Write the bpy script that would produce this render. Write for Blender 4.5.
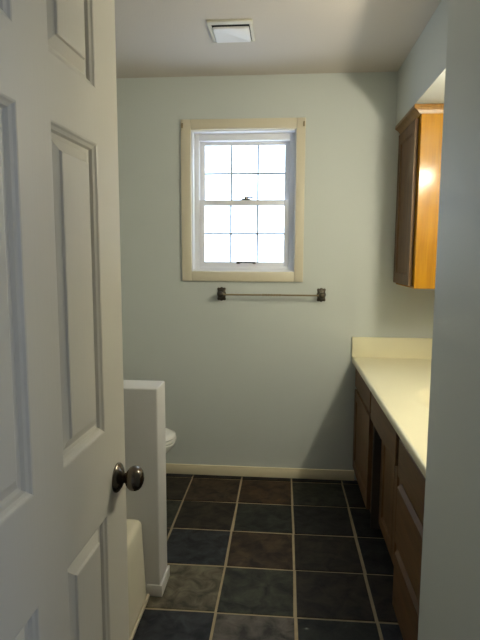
import bpy, bmesh, math, random
from mathutils import Vector, Matrix

for o in list(bpy.data.objects):
    bpy.data.objects.remove(o, do_unlink=True)
S = bpy.context.scene
COL = S.collection
random.seed(11)
PI = math.pi

# ------------------------------------------------------------------ camera
PITCH, YAW, ROLL = 0.1221, 0.0837, 0.0042
M = Matrix.Rotation(YAW, 3, 'Z') @ Matrix.Rotation(-PITCH, 3, 'X')
c_, s_ = math.cos(ROLL), math.sin(ROLL)
right = M @ Vector((c_, 0, s_)); up = M @ Vector((-s_, 0, c_)); fwd = M @ Vector((0, 1, 0))
cd = bpy.data.cameras.new('camera'); cam = bpy.data.objects.new('camera', cd); COL.objects.link(cam)
R = Matrix((right, up, -fwd)).transposed().to_4x4()
cam.matrix_world = Matrix.Translation((0, 0, 1.4001)) @ R
cd.sensor_width = 36.0; cd.sensor_fit = 'AUTO'; cd.lens = 529.7 / 640 * 36
cd.clip_start = 0.02; cd.clip_end = 200
S.camera = cam

# ------------------------------------------------------------------ sky and exposure
SKY = 7.0
BULB = 255.0
wd = bpy.data.worlds.new('overcast'); S.world = wd; wd.use_nodes = True
bg = wd.node_tree.nodes['Background']
bg.inputs[0].default_value = (0.66, 0.78, 1.0, 1); bg.inputs[1].default_value = SKY
S.view_settings.view_transform = 'Standard'; S.view_settings.look = 'None'
S.view_settings.exposure = 0.0; S.view_settings.gamma = 1.0; S.view_settings.use_curve_mapping = False
# daylight portal over the outside of the window opening
pl = bpy.data.lights.new('daylight_portal', 'AREA'); pl.shape = 'RECTANGLE'; pl.size = 0.60; pl.size_y = 0.80
po = bpy.data.objects.new('daylight_portal', pl); COL.objects.link(po)
po.location = (-0.25, 3.40, 1.71); po.rotation_euler = (-PI / 2, 0, 0)
pl.cycles.is_portal = True
# daylight portal over the added, unseen hall window behind and right of the camera
pl = bpy.data.lights.new('hall_daylight_portal', 'AREA'); pl.shape = 'RECTANGLE'; pl.size = 0.65; pl.size_y = 0.9
po = bpy.data.objects.new('hall_daylight_portal', pl); COL.objects.link(po)
po.location = (1.33, -0.375, 1.40); po.rotation_euler = (PI / 2, 0, PI / 2)
pl.cycles.is_portal = True

# ------------------------------------------------------------------ helpers
def link(o, parent=None):
    COL.objects.link(o)
    if parent is not None:
        o.parent = parent
    return o

def obj(name, bm, mat, parent=None, smooth=False, sharp=None):
    me = bpy.data.meshes.new(name)
    bmesh.ops.recalc_face_normals(bm, faces=bm.faces)
    bm.to_mesh(me); bm.free()
    mats = mat if isinstance(mat, (list, tuple)) else [mat]
    for m in mats:
        me.materials.append(m)
    if smooth:
        for p in me.polygons:
            p.use_smooth = True
        me.set_sharp_from_angle(angle=math.radians(sharp or 40))
    o = bpy.data.objects.new(name, me)
    return link(o, parent)

def thing(name, label, cat, loc=(0, 0, 0), rz=0, group=None):
    o = bpy.data.objects.new(name, None); o.empty_display_size = 0.1
    link(o); o.location = loc; o.rotation_euler = (0, 0, rz)
    return tag(o, label, cat, group)

def tag(o, label, cat, group=None):
    o['label'] = label; o['category'] = cat
    if group:
        o['group'] = group
    return o

def structure(o, label=None, cat=None):
    o['kind'] = 'structure'
    if label:
        o['label'] = label
    if cat:
        o['category'] = cat
    return o

def B():
    return bmesh.new()

def box(bm, x0, x1, y0, y1, z0, z1, bevel=0.0, seg=2, mi=0):
    r = bmesh.ops.create_cube(bm, size=1.0)
    vs = r['verts']
    for v in vs:
        v.co = Vector((x0 + (v.co.x + .5) * (x1 - x0), y0 + (v.co.y + .5) * (y1 - y0), z0 + (v.co.z + .5) * (z1 - z0)))
    fs = set(f for v in vs for f in v.link_faces)
    for f in fs:
        f.material_index = mi
    if bevel > 0:
        es = set(e for v in vs for e in v.link_edges)
        bmesh.ops.bevel(bm, geom=list(es), offset=bevel, segments=seg, profile=0.5, affect='EDGES')
    return bm

def boxes(*bs, bevel=0.0):
    bm = B()
    for b in bs:
        box(bm, *b, bevel=bevel)
    return bm

def loft(bm, rings, cap0=True, cap1=True, closed=True):
    """rings: lists of points of equal length, skinned in turn"""
    vr = [[bm.verts.new(p) for p in r] for r in rings]
    n = len(vr[0])
    for a, b in zip(vr, vr[1:]):
        for i in range(n if closed else n - 1):
            j = (i + 1) % n
            bm.faces.new((a[i], a[j], b[j], b[i]))
    if cap0:
        bm.faces.new(list(reversed(vr[0])))
    if cap1:
        bm.faces.new(vr[-1])
    return vr

def lathe(bm, prof, origin, axis='y-', n=32):
    """prof: (distance along axis, radius)"""
    o = Vector(origin)
    ax = {'y-': Vector((0, -1, 0)), 'y+': Vector((0, 1, 0)), 'x+': Vector((1, 0, 0)), 'x-': Vector((-1, 0, 0)), 'z+': Vector((0, 0, 1))}[axis]
    u = Vector((0, 0, 1)) if axis != 'z+' else Vector((1, 0, 0))
    w = ax.cross(u)
    rings = []
    for d, r in prof:
        r = max(r, 1e-4)
        rings.append([o + ax * d + (u * math.cos(2 * PI * k / n) + w * math.sin(2 * PI * k / n)) * r for k in range(n)])
    loft(bm, rings)
    return bm

def rrect(cx, cy, hx, hy, r, z, n=6):
    pts = []
    for sx, sy, a0 in ((1, 1, 0), (-1, 1, PI / 2), (-1, -1, PI), (1, -1, 1.5 * PI)):
        for k in range(n + 1):
            a = a0 + k * PI / 2 / n
            pts.append(Vector((cx + sx * (hx - r) + r * math.cos(a), cy + sy * (hy - r) + r * math.sin(a), z)))
    return pts

def panel_face(bm, w, h, panels, prof, y, sgn):
    """face of a slab in local XZ with moulded rectangular panels; prof = (inset, depth) from each panel's edge;
    sgn=+1: front faces -Y, depth goes to +Y"""
    xs = sorted(set([0, w] + [p[0] for p in panels] + [p[1] for p in panels]))
    zs = sorted(set([0, h] + [p[2] for p in panels] + [p[3] for p in panels]))
    def inside(cx, cz):
        return any(p[0] < cx < p[1] and p[2] < cz < p[3] for p in panels)
    cache = {}
    def V(x, z):
        k = (round(x, 5), round(z, 5))
        if k not in cache:
            cache[k] = bm.verts.new((x, y, z))
        return cache[k]
    for i in range(len(xs) - 1):
        for j in range(len(zs) - 1):
            if inside((xs[i] + xs[i + 1]) / 2, (zs[j] + zs[j + 1]) / 2):
                continue
            f = [V(xs[i], zs[j]), V(xs[i + 1], zs[j]), V(xs[i + 1], zs[j + 1]), V(xs[i], zs[j + 1])]
            bm.faces.new(f if sgn > 0 else f[::-1])
    for (x0, x1, z0, z1) in panels:
        # split the panel's boundary where the grid has vertices, then nest rectangles
        prev = None
        for d, dep in prof:
            if d == 0:
                ring = [V(x0, z0), V(x1, z0), V(x1, z1), V(x0, z1)]
            else:
                ring = [bm.verts.new((a, y + sgn * dep, b)) for a, b in ((x0 + d, z0 + d), (x1 - d, z0 + d), (x1 - d, z1 - d), (x0 + d, z1 - d))]
            if prev:
                for k in range(4):
                    m = (k + 1) % 4
                    bm.faces.new([prev[k], prev[m], ring[m], ring[k]])
            prev = ring
        bm.faces.new(prev)

def slab(w, h, t, panels, prof, both=False):
    bm = B()
    panel_face(bm, w, h, panels, prof, 0.0, 1)
    if both:
        panel_face(bm, w, h, panels, prof, t, -1)
    else:
        bm.faces.new([bm.verts.new(p) for p in ((0, t, 0), (0, t, h), (w, t, h), (w, t, 0))])
    for q in (((0, 0, 0), (0, t, 0), (w, t, 0), (w, 0, 0)), ((0, 0, h), (w, 0, h), (w, t, h), (0, t, h)),
              ((0, 0, 0), (0, 0, h), (0, t, h), (0, t, 0)), ((w, 0, 0), (w, t, 0), (w, t, h), (w, 0, h))):
        bm.faces.new([bm.verts.new(p) for p in q])
    bmesh.ops.remove_doubles(bm, verts=bm.verts, dist=1e-5)
    return bm

# ------------------------------------------------------------------ materials
def new_mat(name):
    m = bpy.data.materials.new(name); m.use_nodes = True
    nt = m.node_tree
    return m, nt, nt.nodes['Principled BSDF']

def nd(nt, t, **kw):
    n = nt.nodes.new(t)
    for k, v in kw.items():
        setattr(n, k, v)
    return n

def plain(name, col, rough=0.5, metal=0.0, noise=0.0, nscale=8.0, bump=0.0, bscale=150.0, spec=0.5, bdist=0.002, stretch=(1, 1, 1)):
    m, nt, b = new_mat(name)
    b.inputs['Base Color'].default_value = (*col, 1); b.inputs['Roughness'].default_value = rough
    b.inputs['Metallic'].default_value = metal; b.inputs['Specular IOR Level'].default_value = spec
    tc = nd(nt, 'ShaderNodeTexCoord'); mp = nd(nt, 'ShaderNodeMapping')
    mp.inputs['Scale'].default_value = stretch
    nt.links.new(tc.outputs['Object'], mp.inputs[0])
    if noise:
        n = nd(nt, 'ShaderNodeTexNoise'); n.inputs['Scale'].default_value = nscale; n.inputs['Detail'].default_value = 4
        mx = nd(nt, 'ShaderNodeMix', data_type='RGBA')
        mx.inputs[6].default_value = (*[c * (1 - noise) for c in col], 1); mx.inputs[7].default_value = (*[min(1, c * (1 + noise)) for c in col], 1)
        nt.links.new(mp.outputs[0], n.inputs[0]); nt.links.new(n.outputs[0], mx.inputs[0]); nt.links.new(mx.outputs[2], b.inputs['Base Color'])
    if bump:
        n2 = nd(nt, 'ShaderNodeTexNoise'); n2.inputs['Scale'].default_value = bscale; n2.inputs['Detail'].default_value = 3
        bp = nd(nt, 'ShaderNodeBump'); bp.inputs['Strength'].default_value = bump; bp.inputs['Distance'].default_value = bdist
        nt.links.new(mp.outputs[0], n2.inputs[0]); nt.links.new(n2.outputs[0], bp.inputs['Height']); nt.links.new(bp.outputs[0], b.inputs['Normal'])
    return m

def oak(name, dark, light, rough=0.35, axis=2, spec=0.3):
    m, nt, b = new_mat(name)
    tc = nd(nt, 'ShaderNodeTexCoord'); mp = nd(nt, 'ShaderNodeMapping')
    sc = [14, 14, 14]; sc[axis] = 0.9
    mp.inputs['Scale'].default_value = sc
    n = nd(nt, 'ShaderNodeTexNoise'); n.inputs['Scale'].default_value = 2.2; n.inputs['Detail'].default_value = 6; n.inputs['Distortion'].default_value = 0.8
    n3 = nd(nt, 'ShaderNodeTexNoise'); n3.inputs['Scale'].default_value = 9.0; n3.inputs['Detail'].default_value = 2
    ad = nd(nt, 'ShaderNodeMath', operation='MULTIPLY_ADD'); ad.inputs[1].default_value = 0.35
    cr = nd(nt, 'ShaderNodeValToRGB')
    cr.color_ramp.elements[0].position = 0.38; cr.color_ramp.elements[0].color = (*dark, 1)
    cr.color_ramp.elements[1].position = 0.82; cr.color_ramp.elements[1].color = (*light, 1)
    nt.links.new(tc.outputs['Object'], mp.inputs[0]); nt.links.new(mp.outputs[0], n.inputs[0]); nt.links.new(mp.outputs[0], n3.inputs[0])
    nt.links.new(n3.outputs[0], ad.inputs[0]); nt.links.new(n.outputs[0], ad.inputs[2])
    nt.links.new(ad.outputs[0], cr.inputs[0]); nt.links.new(cr.outputs[0], b.inputs['Base Color'])
    bp = nd(nt, 'ShaderNodeBump'); bp.inputs['Strength'].default_value = 0.12; bp.inputs['Distance'].default_value = 0.001
    nt.links.new(ad.outputs[0], bp.inputs['Height']); nt.links.new(bp.outputs[0], b.inputs['Normal'])
    b.inputs['Roughness'].default_value = rough; b.inputs['Specular IOR Level'].default_value = spec
    return m

def slate(name, c1, c2, c3=None, scale=13.0):
    c1 = [v * .22 for v in c1]; c2 = [v * .70 for v in c2]
    m, nt, b = new_mat(name)
    tc = nd(nt, 'ShaderNodeTexCoord')
    n = nd(nt, 'ShaderNodeTexNoise'); n.inputs['Scale'].default_value = scale; n.inputs['Detail'].default_value = 7; n.inputs['Roughness'].default_value = 0.6; n.inputs['Distortion'].default_value = 0.6
    cr = nd(nt, 'ShaderNodeValToRGB')
    cr.color_ramp.elements[0].position = 0.36; cr.color_ramp.elements[0].color = (*c1, 1)
    cr.color_ramp.elements[1].position = 0.66; cr.color_ramp.elements[1].color = (*c2, 1)
    if c3:
        e = cr.color_ramp.elements.new(0.74); e.color = (*c3, 1)
    nt.links.new(tc.outputs['Object'], n.inputs[0]); nt.links.new(n.outputs[0], cr.inputs[0]); nt.links.new(cr.outputs[0], b.inputs['Base Color'])
    n2 = nd(nt, 'ShaderNodeTexNoise'); n2.inputs['Scale'].default_value = 16; n2.inputs['Detail'].default_value = 8
    bp = nd(nt, 'ShaderNodeBump'); bp.inputs['Strength'].default_value = 0.45; bp.inputs['Distance'].default_value = 0.006
    nt.links.new(tc.outputs['Object'], n2.inputs[0]); nt.links.new(n2.outputs[0], bp.inputs['Height']); nt.links.new(bp.outputs[0], b.inputs['Normal'])
    b.inputs['Roughness'].default_value = 0.55; b.inputs['Specular IOR Level'].default_value = 0.22
    return m

PAINT = plain('sage grey wall paint', (0.60, 0.625, 0.595), 0.6, bump=0.22, bscale=220, spec=0.3)
CEIL = plain('ceiling paint', (0.60, 0.55, 0.50), 0.8, bump=0.35, bscale=130, bdist=0.003, spec=0.2)
WHITE = plain('white semi gloss paint', (0.69, 0.655, 0.57), 0.42, bump=0.10, bscale=160, stretch=(1, 1, .05))
PONY = plain('white wall paint', (0.57, 0.555, 0.53), 0.55, bump=0.25, bscale=220, spec=0.35)
CREAM = plain('cream trim paint', (0.69, 0.62, 0.475), 0.45)
BASEM = plain('cream baseboard paint', (0.88, 0.78, 0.55), 0.45)
VINYL = plain('white vinyl', (0.80, 0.79, 0.80), 0.4)
MUNT = plain('grille grey vinyl', (0.35, 0.42, 0.48), 0.5)
MARBLE = plain('cultured marble', (0.84, 0.78, 0.55), 0.38, noise=0.04, nscale=4)
PORC = plain('porcelain', (0.82, 0.81, 0.76), 0.15)
TUBM = plain('tub enamel', (0.78, 0.73, 0.58), 0.25)
CAULK = plain('tan caulk', (0.50, 0.43, 0.33), 0.6)
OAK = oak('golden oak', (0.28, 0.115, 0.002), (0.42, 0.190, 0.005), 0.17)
OAKC = oak('shade-toned oak moulding', (0.16, 0.072, 0.010), (0.27, 0.130, 0.022), 0.3)  # same wood as the cabinet, darkened to carry the crown's shade
OAKF = oak('shade-toned oak fronts', (0.082, 0.041, 0.015), (0.150, 0.081, 0.032), 0.5)  # same oak made darker: shade on the unlit fronts put into the colour
OAKH = oak('shade-toned oak fronts with level grain', (0.082, 0.041, 0.015), (0.150, 0.081, 0.032), 0.5, axis=0)  # level-grain version, with the same shade in its colour
SHADEIN = plain('shade-black cabinet interior', (0.035, 0.028, 0.02), 0.8)  # near-black so the colour itself gives the shade in gaps and recesses
PEWTER = plain('antique pewter', (0.10, 0.085, 0.065), 0.38, metal=0.9, noise=0.5, nscale=60)
BRASS = plain('antique brass', (0.34, 0.27, 0.16), 0.4, metal=0.8)
BRONZE = plain('dark bronze', (0.15, 0.125, 0.10), 0.24, metal=1.0)
BLACKV = plain('vent shade black', (0.012, 0.012, 0.012), 0.8)
VENTW = plain('white vent plastic', (0.78, 0.76, 0.76), 0.45)
VENTT = plain('yellowed vent flange', (0.62, 0.58, 0.47), 0.5)
GROUT = plain('tan grout', (0.32, 0.25, 0.155), 0.9, noise=0.25, nscale=25, bump=0.3, bscale=200)
CHROME = plain('chrome', (0.75, 0.75, 0.75), 0.1, metal=1.0)
CARPET = plain('hall carpet', (0.34, 0.30, 0.25), 0.95, noise=0.2, nscale=120, bump=0.6, bscale=400)
HALLP = plain('hall paint', (0.66, 0.63, 0.57), 0.7, bump=0.2, bscale=220)
mirror_m, _nt, _b = new_mat('mirror silver')
_b.inputs['Base Color'].default_value = (0.9, 0.92, 0.9, 1); _b.inputs['Metallic'].default_value = 1; _b.inputs['Roughness'].default_value = 0.0
GLASS = bpy.data.materials.new('window glass'); GLASS.use_nodes = True
_nt = GLASS.node_tree; _nt.nodes.clear()
_o = nd(_nt, 'ShaderNodeOutputMaterial'); _mx = nd(_nt, 'ShaderNodeMixShader'); _t = nd(_nt, 'ShaderNodeBsdfTransparent'); _g = nd(_nt, 'ShaderNodeBsdfGlossy')
_t.inputs[0].default_value = (0.93, 0.96, 0.96, 1); _g.inputs['Roughness'].default_value = 0.02
_lw = nd(_nt, 'ShaderNodeLayerWeight'); _p = nd(_nt, 'ShaderNodeMath', operation='POWER'); _p.inputs[1].default_value = 5.0
_f = nd(_nt, 'ShaderNodeMath', operation='MULTIPLY_ADD'); _f.inputs[1].default_value = 0.85; _f.inputs[2].default_value = 0.04
_nt.links.new(_lw.outputs['Facing'], _p.inputs[0]); _nt.links.new(_p.outputs[0], _f.inputs[0]); _nt.links.new(_f.outputs[0], _mx.inputs[0]); _nt.links.new(_t.outputs[0], _mx.inputs[1]); _nt.links.new(_g.outputs[0], _mx.inputs[2]); _nt.links.new(_mx.outputs[0], _o.inputs[0])
GLOW = bpy.data.materials.new('lit frosted bulb'); GLOW.use_nodes = True
_b = GLOW.node_tree.nodes['Principled BSDF']
_b.inputs['Base Color'].default_value = (0.9, 0.9, 0.85, 1); _b.inputs['Emission Color'].default_value = (1.0, 0.93, 0.73, 1); _b.inputs['Emission Strength'].default_value = BULB

# ------------------------------------------------------------------ setting
D = 3.228            # back wall plane
XL, XR = -1.30, 0.98 # side walls
FY0, FY1 = 0.33, 0.44  # the wall with the doorway
H = 2.44
WX0, WX1, WZ0, WZ1 = -0.571, 0.061, 1.296, 2.138   # window opening

structure(obj('wall_back', boxes((XL - .12, WX0, D, D + .15, 0, H), (WX1, XR + .12, D, D + .15, 0, H),
                                 (WX0, WX1, D, D + .15, 0, WZ0), (WX0, WX1, D, D + .15, WZ1, H)), PAINT))
structure(obj('wall_left', boxes((XL - .12, XL, FY1, D, 0, H)), PAINT))
structure(obj('wall_right', boxes((XR, XR + .12, 1.404, D, 0, H)), PAINT))
bm = B(); box(bm, 0.385, XR + .12, FY1, 1.404, 0, H, bevel=0.006, seg=3)
structure(obj('wall_near_right', bm, PAINT, smooth=True))
structure(obj('wall_front', boxes((-1.42, -0.41, FY0, FY1, 0, H), (0.35, 1.3, FY0, FY1, 0, H), (-0.41, 0.35, FY0, FY1, 2.06, H)), PAINT))
structure(obj('trim_1', boxes((-0.41, -0.391, FY0 - .002, FY1 + .002, 0, 2.06), (0.331, 0.35, FY0 - .002, FY1 + .002, 0, 2.06), (-0.41, 0.35, FY0 - .002, FY1 + .002, 2.045, 2.064)), WHITE))
structure(obj('ceiling', boxes((XL - .12, XR + .12, FY0, D + .15, H, H + .1)), CEIL))
bm = B(); box(bm, 0.625, XR, 1.404, D, 2.14, H)
structure(obj('wall_soffit', bm, PAINT))
# hall the camera stands in
structure(obj('wall_hall', boxes((-1.42, -1.30, -1.7, FY0, 0, H), (1.2, 1.32, -1.7, -.70, 0, H), (1.2, 1.32, -.05, FY0, 0, H), (1.2, 1.32, -.70, -.05, 0, .95), (1.2, 1.32, -.70, -.05, 1.85, H), (-1.42, 1.32, -1.82, -1.7, 0, H)), HALLP))
structure(obj('ceiling_hall', boxes((-1.42, 1.32, -1.82, FY0, H, H + .1)), CEIL))
structure(obj('floor_hall', boxes((-1.42, 1.32, -1.82, FY0 + .05, -.1, 0)), CARPET))

structure(obj('added_hall_window', boxes((1.23, 1.27, -.70, -.66, .95, 1.85), (1.23, 1.27, -.09, -.05, .95, 1.85), (1.23, 1.27, -.66, -.09, .95, .99), (1.23, 1.27, -.66, -.09, 1.81, 1.85), (1.235, 1.265, -.66, -.09, 1.385, 1.415)), VINYL))  # unseen window added to throw daylight on the open door
# slate floor: one mesh, every tile a raised square on the grout bed
SL = [slate('slate black', (0.014, 0.014, 0.014), (0.032, 0.031, 0.028)),
      slate('slate brown', (0.040, 0.023, 0.012), (0.085, 0.052, 0.029)),
      slate('slate rust', (0.040, 0.022, 0.012), (0.085, 0.045, 0.020), (0.20, 0.085, 0.018), 11),
      slate('slate blue', (0.026, 0.027, 0.031), (0.050, 0.053, 0.059)),
      slate('slate olive', (0.032, 0.033, 0.024), (0.066, 0.066, 0.046)),
      slate('slate tan', (0.17, 0.145, 0.092), (0.22, 0.19, 0.125)),
      slate('slate green', (0.020, 0.022, 0.018), (0.040, 0.042, 0.034)),
      slate('slate grey', (0.11, 0.096, 0.082), (0.165, 0.145, 0.122)),
      slate('slate umber', (0.024, 0.018, 0.012), (0.048, 0.036, 0.024))]
TX0, TY1, TS = -0.5641, 3.1721, 0.3126
KIND = {(-1, 0): 8, (0, 0): 1, (1, 0): 2, (2, 0): 4, (3, 0): 0,
        (-1, 1): 4, (0, 1): 8, (1, 1): 6, (2, 1): 0, (3, 1): 0,
        (-1, 2): 4, (0, 2): 3, (1, 2): 1, (2, 2): 8, (3, 2): 0,
        (-1, 3): 5, (0, 3): 5, (1, 3): 4, (2, 3): 8, (3, 3): 8,
        (-1, 4): 7, (0, 4): 3, (1, 4): 7, (2, 4): 6, (3, 4): 3, (0, -1): 0, (1, -1): 0, (2, -1): 0}
bm = B()
box(bm, XL - .12, XR + .12, FY0 + .05, D + .15, -.1, -.004, mi=0)
g = 0.0057
for i in range(-3, 6):
    for j in range(-1, 10):
        x0 = max(TX0 + i * TS + g, XL); x1 = min(TX0 + (i + 1) * TS - g, XR)
        y1 = min(TY1 - j * TS - g, D); y0 = max(TY1 - (j + 1) * TS + g, FY0 + .05)
        if x1 - x0 < .02 or y1 - y0 < .02:
            continue
        k = KIND.get((i, j), random.choice([0, 1, 3, 4, 6, 7, 8]))
        n0 = len(bm.verts)
        # slightly irregular, chamfered tile
        rr = lambda: random.uniform(-.0028, .0028)
        cs = [(x0 + rr(), y0 + rr()), (x1 + rr(), y0 + rr()), (x1 + rr(), y1 + rr()), (x0 + rr(), y1 + rr())]
        cx, cy = (x0 + x1) / 2, (y0 + y1) / 2
        rings = []
        for z, ins in ((-.0045, 0), (-.0015, 0), (0.0, .0025)):
            rings.append([Vector((px - math.copysign(ins, px - cx), py - math.copysign(ins, py - cy), z)) for px, py in cs])
        fs0 = set(bm.faces)
        loft(bm, rings, cap0=False)
        for f in set(bm.faces) - fs0:
            f.material_index = k + 1
structure(obj('floor', bm, [GROUT] + SL))

# half wall between tub and toilet
bm = B(); box(bm, XL, -0.494, 2.0, 2.142, 0, 0.876, bevel=0.007, seg=3)
structure(obj('wall_half', bm, PONY, smooth=True))

def baseboard(name, pts, h=0.066, m=BASEM):
    """pts: (x0,x1,y0,y1) footprints"""
    bm = B()
    for p in pts:
        box(bm, *p, 0, h, bevel=0.003)
    return structure(obj(name, bm, m, smooth=True))
baseboard('baseboard_back', [(XL, 0.452, D - .012, D)])
baseboard('baseboard_half_wall', [(-.494, -.484, 2.0, 2.142), (-.548, -.484, 1.992, 2.0)], h=.05, m=PONY)

# ------------------------------------------------------------------ window
win = bpy.data.objects.new('window_1', None); link(win); structure(win)
win.location = (0, D, 0)
def W(name, bm, m, parent=win, **k):
    return obj(name, bm, m, parent, **k)
bm = B()
cw = 0.056
for b in ((WX0 - cw, WX0 + .004, -.018, 0, WZ0 - cw, WZ1 + cw), (WX1 - .004, WX1 + cw - .008, -.018, 0, WZ0 - cw, WZ1 + cw),
          (WX0 + .004, WX1 - .004, -.018, 0, WZ1 - .004, WZ1 + cw), (WX0 + .004, WX1 - .004, -.018, 0, WZ0 - cw, WZ0 + .004)):
    box(bm, *b, bevel=.004)
W('window_casing', bm, CREAM, smooth=True)
lt = .012
W('window_liner', boxes((WX0, WX0 + lt, 0, .15, WZ0, WZ1), (WX1 - lt, WX1, 0, .15, WZ0, WZ1), (WX0 + lt, WX1 - lt, 0, .15, WZ1 - lt, WZ1), (WX0 + lt, WX1 - lt, 0, .15, WZ0, WZ0 + lt)), VINYL)
fx0, fx1, fz0, fz1 = WX0 + lt, WX1 - lt, WZ0 + lt, WZ1 - lt
fw = .028
bm = B()
for b in ((fx0, fx0 + fw, .065, .145, fz0, fz1), (fx1 - fw, fx1, .065, .145, fz0, fz1), (fx0 + fw, fx1 - fw, .0655, .1445, fz1 - .040, fz1), (fx0 + fw, fx1 - fw, .0655, .1445, fz0, fz0 + .024)):
    box(bm, *b, bevel=.002)
W('window_frame', bm, VINYL, smooth=True)
sx0, sx1 = fx0 + fw, fx1 - fw
gx0, gx1 = sx0 + .030, sx1 - .030
def sash(z0, z1, gz0, gz1, y0, y1):
    bm = B()
    for b in ((sx0, gx0, y0, y1, z0, z1), (gx1, sx1, y0, y1, z0, z1), (gx0, gx1, y0, y1, gz1, z1), (gx0, gx1, y0, y1, z0, gz0)):
        box(bm, *b, bevel=.0025)
    s = W('sash', bm, VINYL, smooth=True)
    ym = (y0 + y1) / 2
    obj('glass_pane', boxes((gx0, gx1, ym + .004, ym + .007, gz0, gz1)), GLASS, s)
    bm = B(); mw = .0052
    for k in (1, 2):
        x = gx0 + (gx1 - gx0) * k / 3
        box(bm, x - mw, x + mw, ym - .003, ym + .003, gz0, gz1)
    z = (gz0 + gz1) / 2
    for k in range(3):
        xa = gx0 + (gx1 - gx0) * k / 3; xb = gx0 + (gx1 - gx0) * (k + 1) / 3
        box(bm, xa + (mw if k else 0), xb - (mw if k < 2 else 0), ym - .003, ym + .003, z - mw, z + mw)
    obj('muntin_grille', bm, MUNT, s)
    return s
zt = fz1 - .040; zb = fz0 + .024
up_s = sash(1.700, zt, 1.732, 2.066, .108, .135)
lo_s = sash(zb, 1.735, 1.358, 1.703, .072, .099)
# sash lock on the meeting rail, lift handle on the bottom rail
bm = B()
lx = -.243
box(bm, lx - .030, lx + .028, .074, .098, 1.735, 1.743, bevel=.002)
lathe(bm, [(0, .012), (.010, .012), (.013, .008)], (lx, .086, 1.742), 'z+', 16)
box(bm, lx - .008, lx + .044, .080, .092, 1.748, 1.758, bevel=.003)
obj('sash_lock', bm, BRONZE, lo_s, smooth=True)
bm = B()
box(bm, -.30, -.18, .064, .072, 1.352, 1.360, bevel=.002); box(bm, -.30, -.28, .066, .0725, 1.346, 1.354, bevel=.001); box(bm, -.20, -.18, .066, .0725, 1.346, 1.354, bevel=.001)
obj('lift_handle', bm, BRONZE, lo_s, smooth=True)
# small hooks left at the upper corners of the casing
for x, w in ((WX0 - cw + .010, 'left'), (WX1 + cw - .018, 'right')):
    bm = B()
    box(bm, x - .005, x + .005, D - .0215, D - .018, 2.146, 2.172, bevel=.0012)
    box(bm, x - .0035, x + .0035, D - .034, D - .021, 2.143, 2.150, bevel=.001)
    box(bm, x - .0035, x + .0035, D - .034, D - .029, 2.150, 2.160, bevel=.001)
    tag(obj('curtain_hook', bm, BRASS, smooth=True), 'tiny dark curtain hook on the upper %s corner of the cream window casing' % w, 'hook', 'curtain hooks on the casing')

# ------------------------------------------------------------------ open six-panel door
door = bpy.data.objects.new('door_1', None); link(door); structure(door)
TH = math.radians(88)
DW, DH, DT = 0.715, 2.03, 0.035
door.location = (-0.3616 - DW * math.cos(TH), 1.15 - DW * math.sin(TH), 0.012); door.rotation_euler = (0, 0, TH)
dz = 0.012
pcols = ((DW - .310, DW - .118), (DW - .600, DW - .411))
prow = ((.24, .855), (1.035, 1.612), (1.714, 1.925))
panels = [(a, b, c - dz, d - dz) for a, b in pcols for c, d in prow]
PROF = [(0, 0), (.003, .001), (.006, .004), (.011, .0065), (.014, .012), (.021, .0135), (.039, .0055), (.041, .002), (.0435, .0012)]
obj('door_slab', slab(DW, DH, DT, panels, PROF, both=True), WHITE, door)
ku, kz = DW - .055, .910 - dz
def knob(side):
    ax = 'y-' if side else 'y+'
    y = 0.0 if side else DT
    bm = B()
    lathe(bm, [(.006, .0115), (.016, .0105), (.021, .012), (.024, .017), (.027, .0220), (.032, .0260), (.038, .0275), (.045, .0268), (.051, .0240), (.055, .0195), (.058, .013), (.059, .006), (.0592, .001)], (ku, y, kz), ax, 40)
    k = obj('door_knob', bm, BRONZE, door, smooth=True, sharp=60)
    bm = B()
    lathe(bm, [(0, .0325), (.003, .0325), (.006, .030), (.0085, .0255), (.010, .0235), (.0125, .018), (.015, .012)], (ku, y, kz), ax, 40)
    obj('rosette', bm, BRONZE, k, smooth=True, sharp=35)
knob(True); knob(False)
obj('latch_plate', boxes((DW - .0005, DW + .0015, .005, .030, kz - .028, kz + .028), bevel=.0005), BRONZE, door)
for zz in (.2, 1.0, 1.8):
    bm = B(); lathe(bm, [(0, .006), (.09, .006)], (-.004, DT + .004, zz), 'z+', 12)
    obj('hinge', bm, BRONZE, door, smooth=True)

# ------------------------------------------------------------------ tub
tub = thing('bathtub', 'off-white alcove bathtub with rounded rim, behind the open door', 'bathtub', (-.92, 1.218, 0))
tx, ty = .375, .774     # half sizes at the floor -> front at -.545
def ring(hx, hy, r, z, dx=0):
    return rrect(dx, 0, hx, hy, r, z, 8)
rings = [ring(tx - .003, ty, .006, 0), ring(tx - .006, ty, .006, .05), ring(tx - .015, ty - .000, .006, .24), ring(tx - .018, ty, .006, .315),
         ring(tx - .021, ty - .001, .008, .326), ring(tx - .027, ty - .003, .010, .334), ring(tx - .038, ty - .008, .015, .338),
         ring(tx - .085, ty - .075, .10, .335), ring(tx - .100, ty - .092, .12, .318), ring(tx - .125, ty - .13, .14, .22), ring(tx - .16, ty - .20, .15, .10), ring(tx - .21, ty - .27, .14, .065)]
bm = B(); loft(bm, rings)
obj('tub_shell', bm, TUBM, tub, smooth=True, sharp=60)
obj('caulk_strip', boxes((tx - .001, tx + .010, -ty, ty, 0, .014), bevel=.003), CAULK, tub)
bm = B(); lathe(bm, [(0, .03), (.003, .03), (.004, .012)], (0, ty - .36, .064), 'z+', 20)
obj('drain', bm, CHROME, tub, smooth=True)

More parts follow.
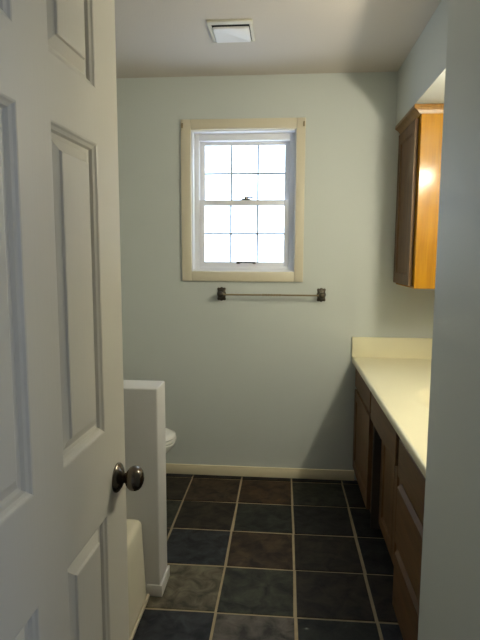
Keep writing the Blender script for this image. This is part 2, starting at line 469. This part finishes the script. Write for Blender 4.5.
# ------------------------------------------------------------------ toilet (tank on the left wall, bowl pointing to +x)
TYC = 2.72
toi = thing('toilet', 'white toilet whose rounded front peeks out past the half wall', 'toilet', (XL, TYC, 0))
def egg(cx, rx_f, rx_b, ry, z, n=36):
    pts = []
    for k in range(n):
        a = 2 * PI * k / n
        c, s = math.cos(a), math.sin(a)
        pts.append(Vector((cx + (rx_f if c > 0 else rx_b) * c, ry * s, z)))
    return pts
bm = B()
loft(bm, [egg(.30, .20, .18, .12, 0), egg(.30, .195, .175, .115, .03), egg(.31, .18, .17, .10, .10), egg(.33, .21, .17, .11, .18), egg(.37, .225, .19, .135, .26),
          egg(.40, .275, .21, .165, .33), egg(.41, .310, .22, .182, .375), egg(.41, .313, .22, .184, .395), egg(.41, .30, .21, .172, .40)])
obj('bowl', bm, PORC, toi, smooth=True, sharp=50)
bm = B()
loft(bm, [egg(.41, .312, .20, .183, .401), egg(.41, .318, .20, .188, .406), egg(.41, .318, .20, .188, .416), egg(.41, .310, .20, .182, .420)])
obj('seat', bm, PORC, toi, smooth=True, sharp=60)
bm = B()
loft(bm, [egg(.41, .310, .19, .182, .4215), egg(.41, .316, .19, .187, .427), egg(.41, .312, .19, .184, .438), egg(.41, .28, .17, .155, .447), egg(.41, .15, .10, .08, .450)])
obj('lid', bm, PORC, toi, smooth=True, sharp=60)
bm = B(); loft(bm, [rrect(.105, 0, .085, .21, .03, .40), rrect(.105, 0, .098, .235, .035, .58), rrect(.105, 0, .10, .24, .035, .73)])
tank = obj('tank', bm, PORC, toi, smooth=True, sharp=50)
bm = B(); loft(bm, [rrect(.107, 0, .105, .248, .03, .731), rrect(.107, 0, .107, .25, .03, .74), rrect(.107, 0, .107, .25, .03, .757), rrect(.107, 0, .095, .24, .03, .766)])
obj('tank_lid', bm, PORC, toi, smooth=True, sharp=50)
bm = B(); box(bm, .205, .222, -.17, -.155, .66, .675, bevel=.003); box(bm, .215, .225, -.165, -.10, .660, .670, bevel=.003)
obj('flush_lever', bm, CHROME, toi, smooth=True)
bm = B(); loft(bm, [rrect(.13, 0, .12, .10, .04, .30), rrect(.13, 0, .12, .15, .04, .402)])
obj('tank_shelf', bm, PORC, toi, smooth=True, sharp=50)

# ------------------------------------------------------------------ towel bar
TZ = 1.163
tb = thing('towel_bar', 'thin antique pewter towel bar with scrolled end brackets, beneath the window', 'towel bar', (-.0815, D, TZ))
half = .303
for sx in (-1, 1):
    bm = B()
    x = sx * half
    # layered, scalloped escutcheon and arm
    pts = []
    n = 40
    def scal(sc, y):
        return [Vector((x + (.0255 + .0025 * math.cos(8 * a)) * sc * max(-1, min(1, 1.25 * math.cos(a))), y, (.040 + .003 * math.cos(8 * a)) * sc * max(-1, min(1, 1.2 * math.sin(a))))) for a in [2 * PI * k / n for k in range(n)]]
    loft(bm, [scal(1, 0), scal(1, -.006), scal(.86, -.010), scal(.70, -.012), scal(.62, -.018), scal(.5, -.020)])
    lathe(bm, [(.018, .013), (.03, .010), (.045, .010), (.050, .016), (.058, .019), (.066, .019), (.074, .015), (.079, .006)], (x, 0, 0), 'y-', 24)
    obj('bracket', bm, PEWTER, tb, smooth=True, sharp=40)
bm = B()
ns = 90; rings = []
for k in range(ns + 1):
    x = -half + 2 * half * k / ns
    r = .0052
    if abs(x) < .055:
        r = .0060 + .0018 * math.sin(x * 380)
    rings.append([Vector((x, -.062 + r * math.cos(2 * PI * q / 14), r * math.sin(2 * PI * q / 14))) for q in range(14)])
loft(bm, rings)
obj('bar', bm, BRASS, tb, smooth=True, sharp=60)

# ------------------------------------------------------------------ exhaust vent on the ceiling
vt = thing('ceiling_vent', 'square white exhaust fan grille on the ceiling near the window wall', 'vent', (-.262, 2.605, H))
bm = B()
vx, vy = .103, .118
for b in ((-vx, vx, -vy, -vy + .034, -.010, 0), (-vx, vx, vy - .012, vy, -.010, 0), (-vx, -vx + .016, -vy + .03, vy - .012, -.010, 0), (vx - .016, vx, -vy + .03, vy - .012, -.010, 0)):
    box(bm, *b, bevel=.003)
obj('flange', bm, VENTT, vt, smooth=True)
obj('throat_shade', boxes((-vx + .012, vx - .012, -vy + .026, vy - .008, -.002, -.0005)), BLACKV, vt)  # flat black sheet standing in for the shade inside the vent opening
bm = B(); loft(bm, [rrect(0, .018, .082, .078, .008, -.017), rrect(0, .018, .0838, .080, .008, -.014), rrect(0, .018, .0838, .080, .008, -.008), rrect(0, .018, .078, .074, .008, -.006)])
obj('cover_plate', bm, VENTW, vt, smooth=True, sharp=50)

# ------------------------------------------------------------------ upper cabinet
UY0, UY1, UZ0, UZ1 = 2.775, D, 1.232, 2.10
uc = thing('wall_cabinet', 'golden oak wall cabinet hung below the soffit in the corner', 'cabinet', (XR, (UY0 + UY1) / 2, UZ0))
def rel(o):
    """keep a part built in world space in place under its thing"""
    o.matrix_parent_inverse = Matrix.Translation(o.parent.location).inverted()
    return o
bm = B(); box(bm, .660, XR, UY0, UY1, UZ0, UZ1, bevel=.0015)
rel(obj('carcass', bm, OAK, uc))
CPROF = [(0, 0), (.003, .002), (.008, .007), (.012, .008)]
def front(name, y_far, width, z0, height, x_face, parent, m, frame=.055, t=.02, flat=False, prof=CPROF):
    """door or drawer front facing -x; local x runs from the far end towards the doorway"""
    if flat:
        bm = B(); box(bm, 0, width, 0, t, 0, height, bevel=.004)
    else:
        bm = slab(width, height, t, [(frame, width - frame, frame, height - frame)], prof)
    o = obj(name, bm, m, parent)
    o.matrix_parent_inverse = Matrix.Translation(parent.location).inverted()
    o.location = (x_face, y_far, z0); o.rotation_euler = (0, 0, -PI / 2)
    return o
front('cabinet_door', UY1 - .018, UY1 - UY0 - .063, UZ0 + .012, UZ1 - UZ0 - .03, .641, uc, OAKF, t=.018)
# crown: profile mitred along the front and the near side
prof = [(0, 2.094), (.010, 2.094), (.013, 2.099), (.022, 2.110), (.034, 2.118), (.038, 2.121), (.038, 2.137), (0, 2.137)]
bm = B()
rg = []
for d, z in prof:
    rg.append([Vector((.660 - d, UY1 - .001, z)), Vector((.660 - d, UY0 - d * .3, z)), Vector((XR - .001, UY0 - d * .3, z))])
vr = [[bm.verts.new(p) for p in r] for r in rg]
for a, b in zip(vr, vr[1:] + vr[:1]):
    for i in range(2):
        bm.faces.new((a[i], a[i + 1], b[i + 1], b[i]))
bm.faces.new([r[0] for r in vr]); bm.faces.new([r[2] for r in reversed(vr)])
rel(obj('crown_moulding', bm, OAKC, uc))

# ------------------------------------------------------------------ vanity: three base units and one top
VX, VF, VZ = .455, .435, .752    # carcass front, door face, carcass top
def unit(name, label, y0, y1):
    u = thing(name, label, 'cabinet', (.72, (y0 + y1) / 2, 0))
    return u
# far unit: drawer over door
u1 = unit('vanity_cabinet', 'shade-toned oak base cabinet with one drawer over a door, against the window wall', 2.617, D)
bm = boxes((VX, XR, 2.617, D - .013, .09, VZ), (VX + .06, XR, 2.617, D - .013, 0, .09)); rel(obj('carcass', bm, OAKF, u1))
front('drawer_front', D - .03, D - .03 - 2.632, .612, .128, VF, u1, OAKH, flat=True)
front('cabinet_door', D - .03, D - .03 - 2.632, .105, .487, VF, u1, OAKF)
# sink unit: set-back doors under a plain apron, carcass coloured shade-black
u2 = unit('sink_cabinet', 'shade-toned oak sink cabinet in the middle, plain apron above set-back doors in deep shade', 1.942, 2.613)
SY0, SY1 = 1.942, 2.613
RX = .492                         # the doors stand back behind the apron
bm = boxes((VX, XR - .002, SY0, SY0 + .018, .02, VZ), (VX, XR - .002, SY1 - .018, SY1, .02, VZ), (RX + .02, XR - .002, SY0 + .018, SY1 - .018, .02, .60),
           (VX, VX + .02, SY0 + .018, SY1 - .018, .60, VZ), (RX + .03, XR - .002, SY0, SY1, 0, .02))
rel(obj('carcass', bm, SHADEIN, u2))
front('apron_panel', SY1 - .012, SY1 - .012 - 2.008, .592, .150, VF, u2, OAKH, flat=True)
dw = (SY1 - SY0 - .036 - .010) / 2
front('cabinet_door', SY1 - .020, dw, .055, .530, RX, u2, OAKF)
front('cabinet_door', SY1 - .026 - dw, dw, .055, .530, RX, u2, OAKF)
# near unit: three drawers with bevelled finger-pull edges
u3 = unit('drawer_cabinet', 'shade-toned oak base cabinet with three stacked drawers, nearest the doorway', 1.408, 1.938)
bm = boxes((VX, XR, 1.408, 1.938, .09, VZ), (VX + .06, XR, 1.408, 1.938, 0, .09)); rel(obj('carcass', bm, SHADEIN, u3))
def drawer(z0, z1):
    w, t = .505, .028
    h = z1 - z0
    bm = B()
    # section (depth, height): top edge sloped forward-down as a finger pull
    sec = [(0, .004), (.004, 0), (t, 0), (t, h), (.014, h), (.001, h - .012), (0, h - .016)]
    loft(bm, [[Vector((x, y, z)) for y, z in sec] for x in (0, w)])
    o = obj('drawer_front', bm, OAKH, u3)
    o.matrix_parent_inverse = Matrix.Translation(u3.location).inverted()
    o.location = (VF - .006, 1.928, z0); o.rotation_euler = (0, 0, -PI / 2)
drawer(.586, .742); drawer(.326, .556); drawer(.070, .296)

# counter with moulded oval basin, drop edge and backsplash
ct = thing('countertop', 'long cream cultured marble vanity top with backsplash and moulded basin', 'countertop', (.70, 2.316, .752))
CX0, CX1, CY0, CY1, CZ = .416, XR, 1.4045, D, .787
bcx, bcy, brx, bry = .735, 2.23, .18, .29
bm = B()
nx, ny = 48, 140
def hz(x, y):
    d = math.hypot((x - bcx) / brx, (y - bcy) / bry)
    z = CZ
    if d < 1:
        t = min(1, (1 - d) / .8)
        z -= .08 * (.5 - .5 * math.cos(t * PI)) 
    return z
grid = [[bm.verts.new((CX0 + .008 + (CX1 - CX0 - .008) * i / nx, CY0 + (CY1 - CY0) * j / ny, hz(CX0 + .008 + (CX1 - CX0 - .008) * i / nx, CY0 + (CY1 - CY0) * j / ny))) for j in range(ny + 1)] for i in range(nx + 1)]
for i in range(nx):
    for j in range(ny):
        bm.faces.new((grid[i][j], grid[i + 1][j], grid[i + 1][j + 1], grid[i][j + 1]))
# front drop edge
edge = [(CX0 + .008, CZ), (CX0 + .003, CZ - .002), (CX0, CZ - .007), (CX0, CZ - .030), (CX0 + .004, CZ - .0345), (CX0 + .03, CZ - .0345)]
prev = grid[0]
for x, z in edge[1:]:
    row = [bm.verts.new((x, CY0 + (CY1 - CY0) * j / ny, z)) for j in range(ny + 1)]
    for j in range(ny):
        bm.faces.new((prev[j], prev[j + 1], row[j + 1], row[j]))
    prev = row
rel(obj('slab', bm, MARBLE, ct, smooth=True, sharp=50))
bm = B()
box(bm, CX0 - .004, XR, D - .020, D, CZ - .001, .910, bevel=.003)
rel(obj('backsplash', bm, MARBLE, ct, smooth=True))
bm = B(); box(bm, XR - .020, XR, CY0 + .001, D - .021, CZ - .001, .885, bevel=.003)
rel(obj('backsplash', bm, MARBLE, ct, smooth=True))
bm = B(); lathe(bm, [(0, .022), (.003, .022), (.004, .010)], (bcx, bcy, CZ - .083), 'z+', 20)
rel(obj('drain', bm, CHROME, ct, smooth=True))

# ------------------------------------------------------------------ mirror and the lit vanity light over it (behind the near wall)
mi = tag(obj('wall_mirror', boxes((XR - .006, XR - .0005, 1.46, 2.60, .90, 1.845)), mirror_m), 'frameless wall mirror above the vanity top, hidden by the near wall', 'mirror')
vl = thing('vanity_light', 'bar of lit globe bulbs above the vanity mirror, hidden by the near wall', 'lamp', (XR, 1.78, 1.900))
bm = B(); box(bm, -.028, -.0005, -.36, .36, -.055, .055, bevel=.006)
obj('back_plate', bm, CHROME, vl, smooth=True)
for y in (-.24, -.08, .08, .24):
    bm = B(); lathe(bm, [(.028, .024), (.05, .024), (.056, .020)], (0, y, 0), 'x-', 24)
    sk = obj('socket', bm, CHROME, vl, smooth=True)
    bm = B(); bmesh.ops.create_uvsphere(bm, u_segments=24, v_segments=14, radius=.029, matrix=Matrix.Translation((-.102, y, 0)))
    obj('bulb', bm, GLOW, sk, smooth=True)
